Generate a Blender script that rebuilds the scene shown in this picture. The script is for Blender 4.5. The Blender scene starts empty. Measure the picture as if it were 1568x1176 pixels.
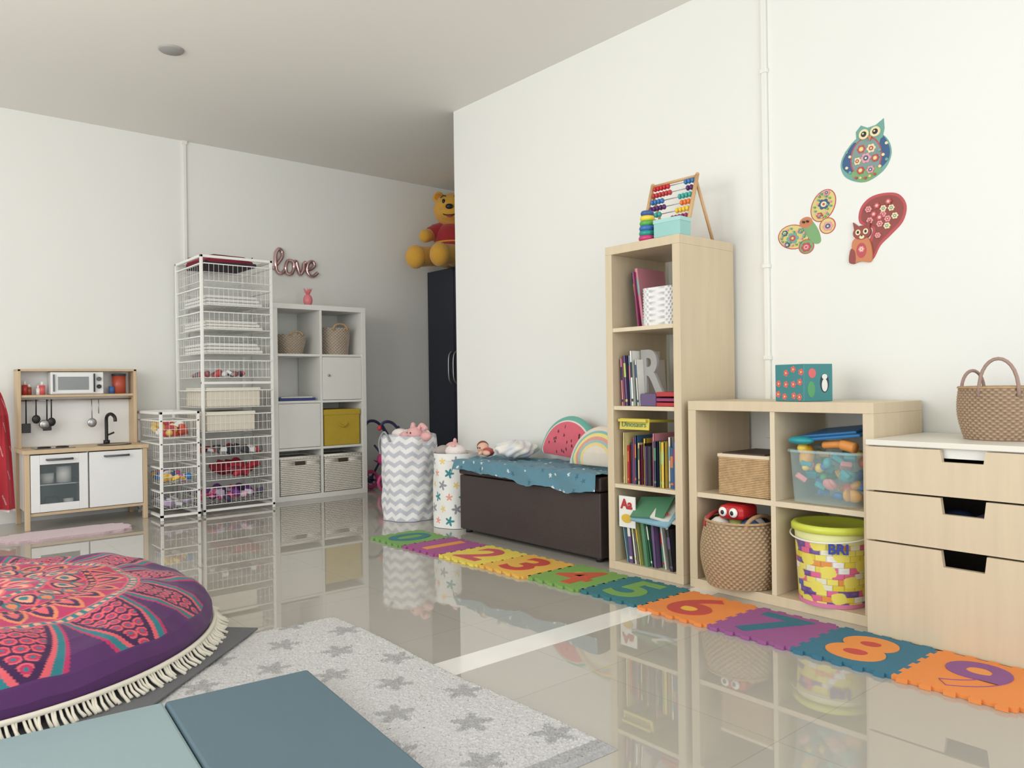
import bpy, bmesh, math, random
import numpy as np
from mathutils import Matrix, Vector
random.seed(7); rng=np.random.default_rng(5)
pi=math.pi
def lin(c):
    return tuple(((x/255)/12.92 if x/255<=.04045 else ((x/255+.055)/1.055)**2.4) for x in c)
MC={}
def M(name,rgb=(200,200,200),rough=.5,metal=0,bump=0,bscale=60,var=.04,vscale=6,stretch=(1,1,1),trans=0,alpha=1,coat=0,vcol=False,ior=1.5,sheen=0):
    if name in MC: return MC[name]
    m=bpy.data.materials.new(name); m.use_nodes=True; nt=m.node_tree; N=nt.nodes; L=nt.links
    bs=N['Principled BSDF']
    tc=N.new('ShaderNodeTexCoord'); mp=N.new('ShaderNodeMapping'); mp.inputs['Scale'].default_value=stretch
    L.new(tc.outputs['Object'],mp.inputs['Vector'])
    nz=N.new('ShaderNodeTexNoise'); nz.inputs['Scale'].default_value=vscale; nz.inputs['Detail'].default_value=4
    L.new(mp.outputs['Vector'],nz.inputs['Vector'])
    mx=N.new('ShaderNodeMix'); mx.data_type='RGBA'; mx.blend_type='MIX'
    c=lin(rgb)
    if vcol:
        at=N.new('ShaderNodeAttribute'); at.attribute_name='Col'
        mx.blend_type='MULTIPLY'; mx.inputs[0].default_value=1
        L.new(at.outputs['Color'],mx.inputs[6])
        cr=N.new('ShaderNodeValToRGB'); cr.color_ramp.elements[0].color=(1-var,)*3+(1,); cr.color_ramp.elements[1].color=(1,1,1,1)
        L.new(nz.outputs['Fac'],cr.inputs['Fac']); L.new(cr.outputs['Color'],mx.inputs[7])
    else:
        mx.inputs[6].default_value=tuple(max(0,x*(1-2*var)) for x in c)+(1,)
        mx.inputs[7].default_value=tuple(min(1,x*(1+2*var)) for x in c)+(1,)
        L.new(nz.outputs['Fac'],mx.inputs[0])
    L.new(mx.outputs[2],bs.inputs['Base Color'])
    bs.inputs['Roughness'].default_value=rough; bs.inputs['Metallic'].default_value=metal
    bs.inputs['IOR'].default_value=ior
    bs.inputs['Transmission Weight'].default_value=trans; bs.inputs['Alpha'].default_value=alpha
    bs.inputs['Coat Weight'].default_value=coat; bs.inputs['Sheen Weight'].default_value=sheen
    if bump:
        n2=N.new('ShaderNodeTexNoise'); n2.inputs['Scale'].default_value=bscale; n2.inputs['Detail'].default_value=3
        L.new(mp.outputs['Vector'],n2.inputs['Vector'])
        bp=N.new('ShaderNodeBump'); bp.inputs['Strength'].default_value=bump; bp.inputs['Distance'].default_value=.01
        L.new(n2.outputs['Fac'],bp.inputs['Height']); L.new(bp.outputs['Normal'],bs.inputs['Normal'])
    MC[name]=m; return m
# palette ---------------------------------------------------------------
birch=M('birch_veneer',(210,193,164),.45,var=.05,vscale=5,stretch=(6,6,.6))
birch_edge=M('birch_edge',(218,204,176),.45,var=.04,vscale=4,stretch=(5,5,.5))
whitelac=M('white_lacquer',(234,234,229),.35,var=.01)
whitewire=M('white_wire',(240,240,236),.35,var=.01)
wall_m=M('wall_paint',(233,234,230),.75,var=.006,vscale=1.2)
ceil_m=M('ceiling_paint',(234,232,226),.85,var=.008,vscale=.8)
black=M('black_plastic',(30,30,32),.4,var=.02)
steel=M('brushed_steel',(170,170,172),.3,metal=.9,var=.03)
red=M('red_plastic',(190,30,38),.4,var=.03)
painted=M('painted_fabric',vcol=True,rough=.9,var=.10,vscale=40,bump=.12,bscale=250,sheen=.1)
paintedp=M('printed_plastic',vcol=True,rough=.35,var=.02)
seagrass=M('seagrass_weave',vcol=True,rough=.85,var=.2,vscale=60,bump=.3,bscale=200)
def C(name,rgb,rough=.55,**k): return M(name,rgb,rough,**k)
def boxgeo(sx,sy,sz,bev):
    if not bev:
        v=[(x*sx/2,y*sy/2,z*sz/2) for x in(-1,1) for y in(-1,1) for z in(-1,1)]
        return v,[(0,1,3,2),(4,6,7,5),(0,4,5,1),(2,3,7,6),(0,2,6,4),(1,5,7,3)]
    bm=bmesh.new(); bmesh.ops.create_cube(bm,size=1); bmesh.ops.scale(bm,vec=(sx,sy,sz),verts=bm.verts)
    bmesh.ops.bevel(bm,geom=list(bm.edges),offset=min(bev,.49*min(sx,sy,sz)),segments=3 if bev>.01 else 2,profile=.5,affect='EDGES')
    bm.verts.ensure_lookup_table()
    v=[tuple(a.co) for a in bm.verts]; f=[tuple(a.index for a in g.verts) for g in bm.faces]; bm.free(); return v,f
def rotm(r): return Matrix.Rotation(r[2],4,'Z')@Matrix.Rotation(r[1],4,'Y')@Matrix.Rotation(r[0],4,'X')
def T(*a): return Matrix.Translation(a)
def cr(pts,n=8,closed=False):
    P=[Vector(p) for p in pts]; out=[]; k=len(P)
    rg=range(k) if closed else range(k-1)
    for i in rg:
        if closed: a,b,c,d=P[(i-1)%k],P[i],P[(i+1)%k],P[(i+2)%k]
        else: a,b,c,d=P[max(i-1,0)],P[i],P[i+1],P[min(i+2,k-1)]
        for j in range(n):
            t=j/n
            out.append(.5*((2*b)+(c-a)*t+(2*a-5*b+4*c-d)*t*t+(3*b-a-3*c+d)*t**3))
    if not closed: out.append(P[-1])
    return out
class B:
    def __init__(s,name):
        s.n=name; s.V=[];s.F=[];s.I=[];s.S=[];s.Cc=[];s.mats=[];s.k=0;s.M=Matrix(); s.hascol=False
    def add(s,v,f,mat,smooth=False,cols=None,Mx=None):
        A=np.array(v,dtype=float).reshape(-1,3); MM=s.M@Mx if Mx is not None else s.M
        mm=np.array(MM); A=A@mm[:3,:3].T+mm[:3,3]
        if mat not in s.mats: s.mats.append(mat)
        i=s.mats.index(mat); s.V.append(A)
        s.F+= [tuple(x+s.k for x in q) for q in f]; s.I+=[i]*len(f); s.S+=[smooth]*len(f)
        if cols is None: s.Cc.append(np.ones((len(A),3)))
        else: s.Cc.append(cols); s.hascol=True
        s.k+=len(A)
    def box(s,c,sz,mat,rot=(0,0,0),bev=0):
        v,f=boxgeo(*sz,bev); s.add(v,f,mat,False,None,T(*c)@rotm(rot))
    def bx(s,x0,x1,y0,y1,z0,z1,mat,bev=0): s.box(((x0+x1)/2,(y0+y1)/2,(z0+z1)/2),(x1-x0,y1-y0,z1-z0),mat,bev=bev)
    def tube(s,pts,r,mat,seg=8,closed=False,caps=True,smooth=True,flat=1):
        P=[Vector(p) for p in pts]; n=len(P); R=r if isinstance(r,(list,tuple)) else [r]*n
        V=[];up=None
        for i in range(n):
            if closed: t=(P[(i+1)%n]-P[i-1])
            else: t=P[min(i+1,n-1)]-P[max(i-1,0)]
            if t.length<1e-9: t=Vector((0,0,1))
            t.normalize()
            if up is None:
                up=Vector((0,0,1)) if abs(t.z)<.9 else Vector((1,0,0))
            up=(up-t*up.dot(t)); up.normalize(); sd=t.cross(up)
            for j in range(seg):
                a=2*pi*j/seg; V.append(P[i]+(up*math.cos(a)+sd*math.sin(a)*flat)*R[i])
        F=[]
        for i in range(n if closed else n-1):
            for j in range(seg):
                a=i*seg+j;b=i*seg+(j+1)%seg; c=((i+1)%n)*seg+(j+1)%seg; d=((i+1)%n)*seg+j
                F.append((a,d,c,b))
        if caps and not closed: F.append(tuple(range(seg))); F.append(tuple(range((n-1)*seg,n*seg))[::-1])
        s.add([tuple(v) for v in V],F,mat,smooth)
    def cyl(s,p1,p2,r,mat,r2=None,seg=20,caps=True,smooth=True): s.tube([p1,p2],[r,r if r2 is None else r2],mat,seg,caps=caps,smooth=smooth)
    def wire(s,p1,p2,r,mat): s.tube([p1,p2],r,mat,4,caps=False)
    def grid(s,f,nu,nv,mat,col=None,cu=False,smooth=True,Mx=None):
        u=np.linspace(0,1,nu,endpoint=not cu); v=np.linspace(0,1,nv)
        U,W=np.meshgrid(u,v,indexing='ij'); P=np.stack([np.broadcast_to(q,U.shape) for q in f(U,W)],-1).reshape(-1,3)
        ni=nu if cu else nu-1
        i,j=np.meshgrid(np.arange(ni),np.arange(nv-1),indexing='ij'); i2=(i+1)%nu
        F=np.stack([i*nv+j,i2*nv+j,i2*nv+j+1,i*nv+j+1],-1).reshape(-1,4).tolist()
        cols=None
        if col is not None:
            cc=np.asarray(col(U,W),dtype=float).reshape(-1,3)/255
            cols=np.where(cc<=.04045,cc/12.92,((cc+.055)/1.055)**2.4)
        s.add(P,F,mat,smooth,cols,Mx)
    def sph(s,c,r,mat,rot=(0,0,0),nu=28,nv=16,p=1.):
        if not isinstance(r,(tuple,list)): r=(r,r,r)
        def f(U,W):
            th=2*pi*U; ph=pi*W
            return r[0]*np.sin(ph)*np.cos(th),r[1]*np.sin(ph)*np.sin(th),-r[2]*np.cos(ph)
        s.grid(f,nu,nv,mat,cu=True,Mx=T(*c)@rotm(rot))
    def lathe(s,c,prof,mat,seg=36,col=None,Mx=None):
        pr=np.array(prof); t=np.linspace(0,1,len(pr))
        def f(U,W):
            R=np.interp(W,t,pr[:,0]);Z=np.interp(W,t,pr[:,1]); return c[0]+R*np.cos(2*pi*U),c[1]+R*np.sin(2*pi*U),c[2]+Z
        s.grid(f,seg,len(pr),mat,cu=True,col=col,Mx=Mx)
    def prism(s,pts,h,mat,Mx=None):
        n=len(pts); v=[(x,y,0) for x,y in pts]+[(x,y,h) for x,y in pts]
        f=[tuple(range(n))[::-1],tuple(range(n,2*n))]+[(i,(i+1)%n,(i+1)%n+n,i+n) for i in range(n)]
        s.add(v,f,mat,False,None,Mx)
    def ell(s,cx,cy,rx,ry,h,mat,Mx=None,rot=0,n=28):
        pts=[]
        for i in range(n):
            a=2*pi*i/n; x=rx*math.cos(a);y=ry*math.sin(a)
            pts.append((cx+x*math.cos(rot)-y*math.sin(rot),cy+x*math.sin(rot)+y*math.cos(rot)))
        s.prism(pts,h,mat,Mx)
    def text(s,body,size,ext,mat,Mx,off=0):
        cu=bpy.data.curves.new('t','FONT'); cu.body=body; cu.size=size; cu.extrude=ext; cu.offset=off; cu.resolution_u=6
        ob=bpy.data.objects.new('t',cu); bpy.context.scene.collection.objects.link(ob)
        dg=bpy.context.evaluated_depsgraph_get(); me=ob.evaluated_get(dg).to_mesh()
        v=np.array([tuple(a.co) for a in me.vertices]); f=[tuple(p.vertices) for p in me.polygons]
        ob.evaluated_get(dg).to_mesh_clear(); bpy.data.objects.remove(ob); bpy.data.curves.remove(cu)
        if len(v)==0: return
        v=v-(v.max(0)+v.min(0))/2; s.add(v,f,mat,False,None,Mx)
    def finish(s):
        V=np.concatenate(s.V); lo=V.min(0);hi=V.max(0); o=np.array([(lo[0]+hi[0])/2,(lo[1]+hi[1])/2,lo[2]])
        me=bpy.data.meshes.new(s.n); me.from_pydata((V-o).tolist(),[],s.F)
        for m in s.mats: me.materials.append(m)
        me.polygons.foreach_set('material_index',s.I); me.polygons.foreach_set('use_smooth',s.S)
        if s.hascol:
            ca=me.color_attributes.new('Col','FLOAT_COLOR','POINT'); cc=np.concatenate(s.Cc)
            ca.data.foreach_set('color',np.hstack([cc,np.ones((len(cc),1))]).ravel())
        me.update(); ob=bpy.data.objects.new(s.n,me); ob.location=o; bpy.context.scene.collection.objects.link(ob); return ob
# ---------------------------------------------------------------- room
XR=3.05; YB=5.88; H=2.66; YC=4.17
b=B('floor')
fm=M('floor_tile',(172,167,156),.018,var=.02,vscale=2,ior=2.0)
nt=fm.node_tree; bs=nt.nodes['Principled BSDF']
tc=nt.nodes.new('ShaderNodeTexCoord'); br=nt.nodes.new('ShaderNodeTexBrick')
br.offset=0; br.inputs['Scale'].default_value=1; br.inputs['Brick Width'].default_value=.6; br.inputs['Row Height'].default_value=.6
br.inputs['Mortar Size'].default_value=.0018; br.inputs['Mortar Smooth'].default_value=.3
br.inputs['Color1'].default_value=lin((177,173,164))+(1,); br.inputs['Color2'].default_value=lin((174,170,161))+(1,); br.inputs['Mortar'].default_value=lin((162,158,149))+(1,)
nt.links.new(tc.outputs['Object'],br.inputs['Vector']); nt.links.new(br.outputs['Color'],bs.inputs['Base Color'])
b.bx(-2.6,4.7,-1.6,6.0,-.1,0,fm); b.finish()
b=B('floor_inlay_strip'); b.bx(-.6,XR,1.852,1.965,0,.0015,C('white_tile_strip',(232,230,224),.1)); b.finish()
b=B('ceiling'); b.bx(-2.6,4.7,-1.6,6.0,H,H+.1,ceil_m); b.finish()
b=B('wall_back'); b.bx(-2.6,4.7,YB,YB+.12,0,H,wall_m); b.finish()
b=B('wall_right'); b.bx(XR,XR+.12,-1.6,YC,0,H,wall_m); b.finish()
b=B('wall_return'); b.bx(XR+.12,4.58,YC-.12,YC,0,H,wall_m); b.finish()
b=B('wall_niche'); b.bx(4.58,4.7,YC-.12,YB,0,H,wall_m); b.finish()
b=B('cable_conduit'); b.bx(1.846,1.868,YB-.014,YB,1.2,H,whitelac,.002); b.bx(1.84,1.874,YB-.018,YB,2.635,H,whitelac); b.finish()
b=B('cable_conduit')
b.bx(XR-.016,XR,1.853,1.877,.6,H,whitelac,.003)
for z in (1.35,2.2,.95): b.box((XR-.01,1.865,z),(.022,.034,.02),whitelac,bev=.004)
b.finish()
b=B('smoke_detector'); b.lathe((1.305,4.32,H-.012),[(0,0),(.058,0),(.063,.004),(.064,.012)],C('detector_grey',(160,160,157),.6)); b.finish()
b=B('wall_socket'); b.box((XR-.006,1.80,.56),(.012,.085,.085),whitelac,bev=.004)
b.ell(0,0,.02,.02,.002,C('socket_grey',(205,205,200)),T(XR-.013,1.80,.56)@Matrix.Rotation(-pi/2,4,'Y')); b.finish()
# ---------------------------------------------------------------- cube shelves
def shelf(name,x0,y0,w,h,cols,rows,mat,edge,axis,d=.39,t=.038,ti=.018):
    """axis 'x': opening faces -x, width along y ; axis 'y': opening faces -y, width along x"""
    b=B(name)
    def bb(a0,a1,d0,d1,z0,z1,m,bev=.0015):
        if axis=='x': b.bx(x0+d0,x0+d1,y0+a0,y0+a1,z0,z1,m,bev)
        else: b.bx(x0+a0,x0+a1,y0+d0,y0+d1,z0,z1,m,bev)
    bb(0,w,0,d,h-t,h,mat); bb(0,w,0,d,0,t,mat); bb(0,t,0,d,t,h-t,mat); bb(w-t,w,0,d,t,h-t,mat)
    cw=(w-2*t-(cols-1)*ti)/cols; ch=(h-2*t-(rows-1)*ti)/rows
    for r in range(1,rows):
        z=t+r*ch+(r-1)*ti; bb(t,w-t,.004,d-.002,z,z+ti,edge,.001)
    for c in range(1,cols):
        a=t+c*cw+(c-1)*ti
        for r in range(rows):
            z=t+r*(ch+ti); bb(a,a+ti,.004,d-.002,z,z+ch,edge,.001)
    b.finish()
shelf('tall_bookshelf',2.634,2.021,.42,1.47,1,4,birch,birch_edge,'x')
shelf('low_cube_shelf',2.64,1.222,.77,.77,2,2,birch,birch_edge,'x',ti=.02)
shelf('white_cube_shelf',2.34,5.475,.77,1.47,2,4,whitelac,whitelac,'y')
TZ=[.038+i*((1.47-.076-.054)/4+.018) for i in range(4)]
LZ=[.038,.038+(.77-.076-.02)/2+.02]
# books ---------------------------------------------------------------
bcols=[(180,52,56),(236,236,230),(66,100,140),(222,186,70),(84,136,104),(212,140,156),(104,84,124),(50,62,92),(210,128,74),(140,180,198),(150,60,104),(228,214,150),(60,60,64),(132,184,170),(224,222,212),(188,200,120)]
bm_=[C('book_cover_%s'%'abcdefghijklmnop'[i],c,.4) for i,c in enumerate(bcols)]
pages=C('book_pages',(238,232,218),.8)
def book(b,x,y,z,th,h,d,mat,lab,Mx=None):
    old=b.M; 
    if Mx is not None: b.M=old@Mx
    b.bx(x,x+.004,y,y+th,z,z+h,mat); b.bx(x,x+d,y,y+.0025,z,z+h,mat); b.bx(x,x+d,y+th-.0025,y+th,z,z+h,mat)
    b.bx(x+.004,x+d-.004,y+.0025,y+th-.0025,z+.003,z+h-.003,pages)
    if lab is not None and th>.01:
        k=random.random()*.12
        b.bx(x-.0006,x,y+.002,y+th-.002,z+h*(.5+k),z+h*(.78+k),lab)
        b.bx(x-.0006,x,y+.002,y+th-.002,z+h*.08,z+h*.13,lab)
    b.M=old
def books(name,x,ya,yb,z,hr,lean=0,extra=None,tr=(.006,.02)):
    b=B(name); y=ya
    while y<yb-.008:
        th=min(random.uniform(*tr),yb-y); h=random.uniform(*hr); m=random.choice(bm_); l=random.choice(bm_)
        Mx=None
        if lean: Mx=T(0,y,z)@Matrix.Rotation(lean*random.uniform(.6,1.2),4,'X')@T(0,-y,-z)
        book(b,x+random.uniform(0,.035),y,z,th,h,random.uniform(.17,.22),m,l,Mx); y+=th+(.002 if not lean else .007)
    if extra: extra(b)
    b.finish()
LT=Matrix(((0,0,-1,0),(-1,0,0,0),(0,1,0,0),(0,0,0,1)))
P3=LT
def ex2(b):
    for i,(c,dz) in enumerate([(0,.016),(10,.014),(0,.02)]):
        z=TZ[2]+.001+i*.021; b.bx(2.66,2.86,2.062,2.175,z,z+dz,bm_[c],.002); b.bx(2.664,2.85,2.0605,2.066,z+.003,z+dz-.003,pages)
    g=C('grey_card',(165,165,162),.6)
    b.text('R',.26,.006,g,T(2.70,2.225,TZ[2]+.155)@rotm((0,0,-.25))@LT,off=.008)
    b.bx(2.67,2.85,2.185,2.27,TZ[2]+.001,TZ[2]+.055,bm_[6],.002)
books('picture_books',2.66,2.275,2.395,TZ[2]+.001,(.2,.25),lean=-.06,extra=ex2)
def ex3(b):
    b.box((2.74,2.30,TZ[1]+.285),(.2,.16,.012),C('yellow_book',(214,198,84),.4),(0,.04,0),.001)
    b.box((2.66,2.30,TZ[1]+.272),(.006,.17,.05),C('yellow_book',(214,198,84),.4),(0,.1,0),.001)
    b.text('Dinosaurs',.035,.0005,bm_[4],T(2.6545,2.30,TZ[1]+.272)@LT)
books('picture_books',2.66,2.064,2.395,TZ[1]+.001,(.17,.245),extra=ex3)
def ex4(b):
    b.box((2.68,2.19,TZ[0]+.235),(.15,.2,.008),bm_[9],(.05,-.5,0)); b.box((2.68,2.22,TZ[0]+.26),(.13,.17,.008),bm_[4],(-.1,-.6,.2)); b.box((2.69,2.14,TZ[0]+.245),(.12,.12,.008),bm_[14],(.2,-.5,.2))
    for k in range(7): b.ell(0,0,.012,.012,.001,bm_[[0,3,9,8,1,10,4][k]],T(2.66+.005*k,2.13+.02*k,TZ[0]+.243+.004*k)@rotm((.0,-.5,0)),n=10)
    W=C('white_cover',(235,235,230)); b.bx(2.645,2.65,2.29,2.385,TZ[0]+.16,TZ[0]+.3,W)
    b.text('Aa',.06,.001,bm_[0],T(2.643,2.34,TZ[0]+.265)@LT,off=.002); b.ell(0,0,.03,.02,.001,bm_[3],T(2.644,2.34,TZ[0]+.20)@LT)
books('picture_books',2.65,2.09,2.385,TZ[0]+.001,(.17,.24),lean=-.14,extra=ex4)
books('picture_books',2.70,2.28,2.34,TZ[3]+.001,(.24,.28),lean=-.12,tr=(.008,.014))
# crochet basket
b=B('white_crochet_basket')
def f(U,W):
    a=2*pi*U; cx_=np.sign(np.cos(a))*np.abs(np.cos(a))**.35; sy_=np.sign(np.sin(a))*np.abs(np.sin(a))**.35
    k=1+.04*np.sin(a*26)*np.sin(W*40)
    return 2.76+.1*cx_*k, 2.163+.094*sy_*k, TZ[3]+.002+W*.165
b.grid(f,220,60,painted,col=lambda U,W: np.stack([np.where(np.sin(2*pi*U*26)*np.sin(W*40)>.3,196,236)]*3,-1),cu=True)
b.bx(2.67,2.85,2.075,2.245,TZ[3]+.001,TZ[3]+.02,whitelac); b.finish()
# ---------------------------------------------------------------- abacus
woodr=C('abacus_wood',(208,168,122),.45,var=.08,stretch=(1,1,.2),vscale=30)
b=B('wooden_abacus'); z0=1.472
yl,yr=2.325,2.075; xa0,xa1=2.75,2.84
for y in (yl,yr):
    b.cyl((xa0,y,z0+.004),(xa1,y,z0+.29),.009,woodr,seg=12); b.sph((xa1,y,z0+.29),.0095,woodr,nu=12,nv=8)
    b.cyl((xa1-.01,y,z0+.265),(2.95,y,z0+.004),.007,woodr,seg=12)
b.cyl((2.95,yl,z0+.008),(2.95,yr,z0+.008),.006,woodr,seg=10)
cs=[(150,40,90),(200,40,50),(90,40,100),(240,200,60),(50,140,90),(60,120,180),(230,120,50),(235,230,220),(190,60,60),(60,170,160)]
for i in range(8):
    t=.14+.112*i; x=xa0+(xa1-xa0)*t; z=z0+.29*t
    b.cyl((x,yl,z),(x,yr,z),.0022,steel,seg=6)
    n=8; k=random.randint(3,7); ys=[yl-.02-.0185*j for j in range(k)]+[yr+.02+.0185*j for j in range(n-k)]
    for y in ys:
        q=(i*3)%10 if y>2.2 else (i*3+4)%10
        b.sph((x,y,z),(.0125,.0088,.0125),C('bead_%s'%'abcdefghij'[q],cs[q],.3),nu=12,nv=8)
b.cyl((xa1+.002,yl-.01,z0+.285),(xa1+.002,yr+.01,z0+.285),.007,woodr,seg=10)
b.finish()
b=B('stacking_ring_toy')
for i,(c,r) in enumerate([((200,60,120),.036),((40,150,140),.034),((60,110,180),.033),((90,170,80),.031),((240,210,70),.029),((60,90,150),.026)]):
    b.lathe((2.676,2.224,z0+.022*i),[(0,0),(r,.0),(r+.004,.011),(r,.021),(0,.021)],C('ring_%s'%'abcdef'[i],c,.35),seg=24)
b.finish()
b=B('teal_gift_box'); b.box((2.69,2.10,z0+.038),(.08,.135,.074),C('teal_card',(150,200,196),.5),(0,0,.05),.002); b.box((2.69,2.10,z0+.069),(.084,.14,.018),C('teal_card_lid',(165,212,206),.5),(0,0,.05),.002); b.finish()
# ---------------------------------------------------------------- drawer unit
b=B('birch_drawer_chest'); X=2.572; ya,yb=.62,1.219
b.bx(X+.02,XR-.005,ya,ya+.018,0,.632,whitelac); b.bx(X+.02,XR-.005,yb-.018,yb,0,.632,birch)
b.bx(X,XR-.005,ya,yb,.632,.65,C('chest_top',(226,222,211),.35),.002); b.bx(XR-.02,XR-.005,ya,yb,0,.632,whitelac)
b.bx(X+.025,XR-.02,ya+.018,yb-.018,.6,.632,whitelac)
b.bx(X+.02,XR-.02,ya+.018,yb-.018,.0,.06,whitelac)
dk=C('drawer_inside',(120,112,100),.7)
P2=Matrix(((0,0,1,0),(1,0,0,0),(0,1,0,0),(0,0,0,1)))   # local x->y, y->z, z->x
for z0_,z1_ in ((.484,.628),(.32,.478),(.004,.314)):
    c=.922; w=.064; nd=.05 if z1_<.6 else .038
    pts=[(ya,z0_),(yb,z0_),(yb,z1_),(c+w,z1_),(c+w-.006,z1_-nd),(c-w+.006,z1_-nd),(c-w,z1_),(ya,z1_)]
    b.prism(pts,.018,birch,T(X,0,0)@P2)
    for yy in (ya+.03,yb-.04): b.bx(X+.02,XR-.06,yy,yy+.012,z0_+.01,z1_-.06,whitelac)
    b.bx(X+.02,XR-.06,ya+.03,yb-.03,z0_+.01,z0_+.02,dk); b.bx(XR-.07,XR-.06,ya+.03,yb-.03,z0_+.01,z1_-.05,dk)
    for k in range(4): b.sph((X+.12,ya+.14+k*.11,z0_+(z1_-z0_)*.42),(.08,.07,(z1_-z0_)*.28),[bm_[12],bm_[6],bm_[7],bm_[12]][k],nu=12,nv=8)
b.finish()
# ---------------------------------------------------------------- woven baskets
def woven(b,c,r0,r1,h,n=46,rows=16,bulge=.0,c1=(196,166,128),c2=(158,126,90),amp=.003):
    def f(U,W):
        a=2*pi*U; R=(r0+(r1-r0)*W+bulge*np.sin(pi*W))
        ph=np.where((np.floor(W*rows)%2)==0,0,pi)
        k=amp*np.sin(a*n/2+ph)*np.abs(np.sin(pi*W*rows))**.5
        k=k+.003*np.sin(3*a+4*W)
        return c[0]+(R+k)*np.cos(a),c[1]+(R+k)*np.sin(a),c[2]+h*W
    def col(U,W):
        a=2*pi*U; ph=np.where((np.floor(W*rows)%2)==0,0,pi)
        t=(.5+.5*np.sin(a*n/2+ph))*np.abs(np.sin(pi*W*rows))**.4
        t=t[...,None]; return np.array(c2)*(1-t)+np.array(c1)*t
    b.grid(f,n*5,rows*5+1,seagrass,col=col,cu=True)
    b.lathe(c,[(0,.002),(r0*.98,.002)],seagrass,col=lambda U,W:np.stack([U*0+150,U*0+120,U*0+85],-1))
def handle(b,p1,p2,hh,r,mat,n=14):
    pts=[]
    p1=Vector(p1);p2=Vector(p2)
    for i in range(n+1):
        t=i/n; p=p1.lerp(p2,.5-.5*math.cos(pi*t)); p.z+=hh*math.sin(pi*t)**.8; pts.append(p)
    b.tube(pts,r,mat,8)
rope=C('rope_handle',(184,152,114),.85,bump=.4,bscale=150,var=.15,vscale=80)
ropem=C('mauve_handle',(162,136,126),.85,bump=.4,bscale=150)
b=B('seagrass_basket'); woven(b,(2.70,1.79,.04),.125,.135,.25,n=70,rows=24,bulge=.022,c1=(200,176,142),c2=(160,134,102))
b.lathe((2.70,1.79,.29),[(.128,0),(.14,.004),(.136,.012),(.125,.008)],rope)
handle(b,(2.60,1.885,.27),(2.79,1.885,.27),.05,.008,C('red_rope',(170,60,60),.8)); handle(b,(2.60,1.70,.27),(2.79,1.70,.27),.05,.008,rope); b.finish()
b=B('red_toy_car')
b.box((2.68,1.785,.332),(.13,.11,.055),red,(0,0,.1),.018); b.box((2.69,1.785,.352),(.09,.09,.02),red,(0,0,.1),.009)
for dy in (-.024,.024):
    b.sph((2.612,1.785+dy,.335),(.008,.019,.019),whitelac,nu=16,nv=10); b.sph((2.605,1.785+dy*.9,.334),(.004,.008,.009),black,nu=12,nv=8)
for k in range(6): b.sph((2.70+random.uniform(-.07,.07),1.79+random.uniform(-.07,.07),.265),.045,random.choice(bm_),nu=12,nv=8)
b.finish()
b=B('handled_seagrass_basket'); woven(b,(2.862,.895,.651),.118,.132,.165,n=76,rows=20,bulge=.008,c1=(190,166,140),c2=(152,128,104))
b.lathe((2.862,.895,.814),[(.126,0),(.138,.003),(.134,.009),(.124,.004)],rope)
handle(b,(2.83,1.015,.79),(2.95,.985,.79),.085,.0055,ropem)
handle(b,(2.735,.93,.79),(2.745,.82,.79),.12,.0055,ropem)
b.finish()
b=B('wicker_lidded_box')
b.bx(2.665,2.95,1.635,1.855,LZ[1]+.001,LZ[1]+.15,C('wicker_core',(160,125,85),.8))
wk=C('wicker_strand',(200,168,125),.7,var=.2,vscale=50)
for i in range(22):
    z=LZ[1]+.006+i*.0067
    b.tube([(2.661-(.0015 if (k+i)%2 else 0),1.632+.226*k/28,z) for k in range(29)],.0033,wk,5); b.tube([(2.66,1.63,z),(2.95,1.63,z)],.0033,wk,5)
b.bx(2.655,2.955,1.627,1.863,LZ[1]+.15,LZ[1]+.165,C('lid_light',(222,205,178),.7),.004); b.bx(2.66,2.9,1.65,1.84,LZ[1]+.165,LZ[1]+.17,C('dark_tray',(70,55,50)));b.finish()
# clear tub
clear=C('clear_plastic',(205,235,238),.08,trans=.0,alpha=.26,var=.0)
b=B('plastic_toy_tub'); z=LZ[1]; TY=1.42
def tub(U,W):
    a=2*pi*U; k=.92+.08*W
    return 2.775+.12*k*np.sign(np.cos(a))*np.abs(np.cos(a))**.3,TY+.14*k*np.sign(np.sin(a))*np.abs(np.sin(a))**.3,z+.004+W*.19
b.grid(tub,80,8,clear,cu=True)
b.tube([(2.775+.124*math.copysign(abs(math.cos(a))**.3,math.cos(a)),TY+.143*math.copysign(abs(math.sin(a))**.3,math.sin(a)),z+.193) for a in [2*pi*i/60 for i in range(60)]],.006,clear,8,closed=True)
tc_=[(40,150,160),(240,170,40),(230,110,80),(60,120,190),(236,150,150),(90,180,110),(250,210,80),(60,170,180)]
tm=[C('toy_%s'%'abcdefgh'[i],c,.4) for i,c in enumerate(tc_)]
for i in range(56):
    x=2.775+random.uniform(-.085,.085);y=TY+random.uniform(-.10,.10);zz=z+.03+random.uniform(0,.15)
    if i%3: b.sph((x,y,zz),(random.uniform(.012,.028),random.uniform(.012,.032),random.uniform(.01,.026)),random.choice(tm),(random.random()*3,random.random()*3,0),14,9)
    else: b.box((x,y,zz),(.03,.04,.02),random.choice(tm),(random.random(),random.random(),random.random()),.004)
b.sph((2.72,TY+.09,z+.17),(.03,.025,.045),tm[1],(0,.4,0)); b.sph((2.71,TY+.1,z+.20),(.022,.02,.02),tm[6])
b.tube(cr([(2.69,TY-.11,z+.212),(2.70,TY-.05,z+.222),(2.71,TY+.02,z+.216)]),[.02]*8+[.014]*8+[.01],C('orange_toy',(225,150,80)),10)
b.box((2.80,TY,z+.255),(.25,.27,.012),C('blue_lid',(40,110,165),.35),(-.12,-.10,.0),.005)
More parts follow.
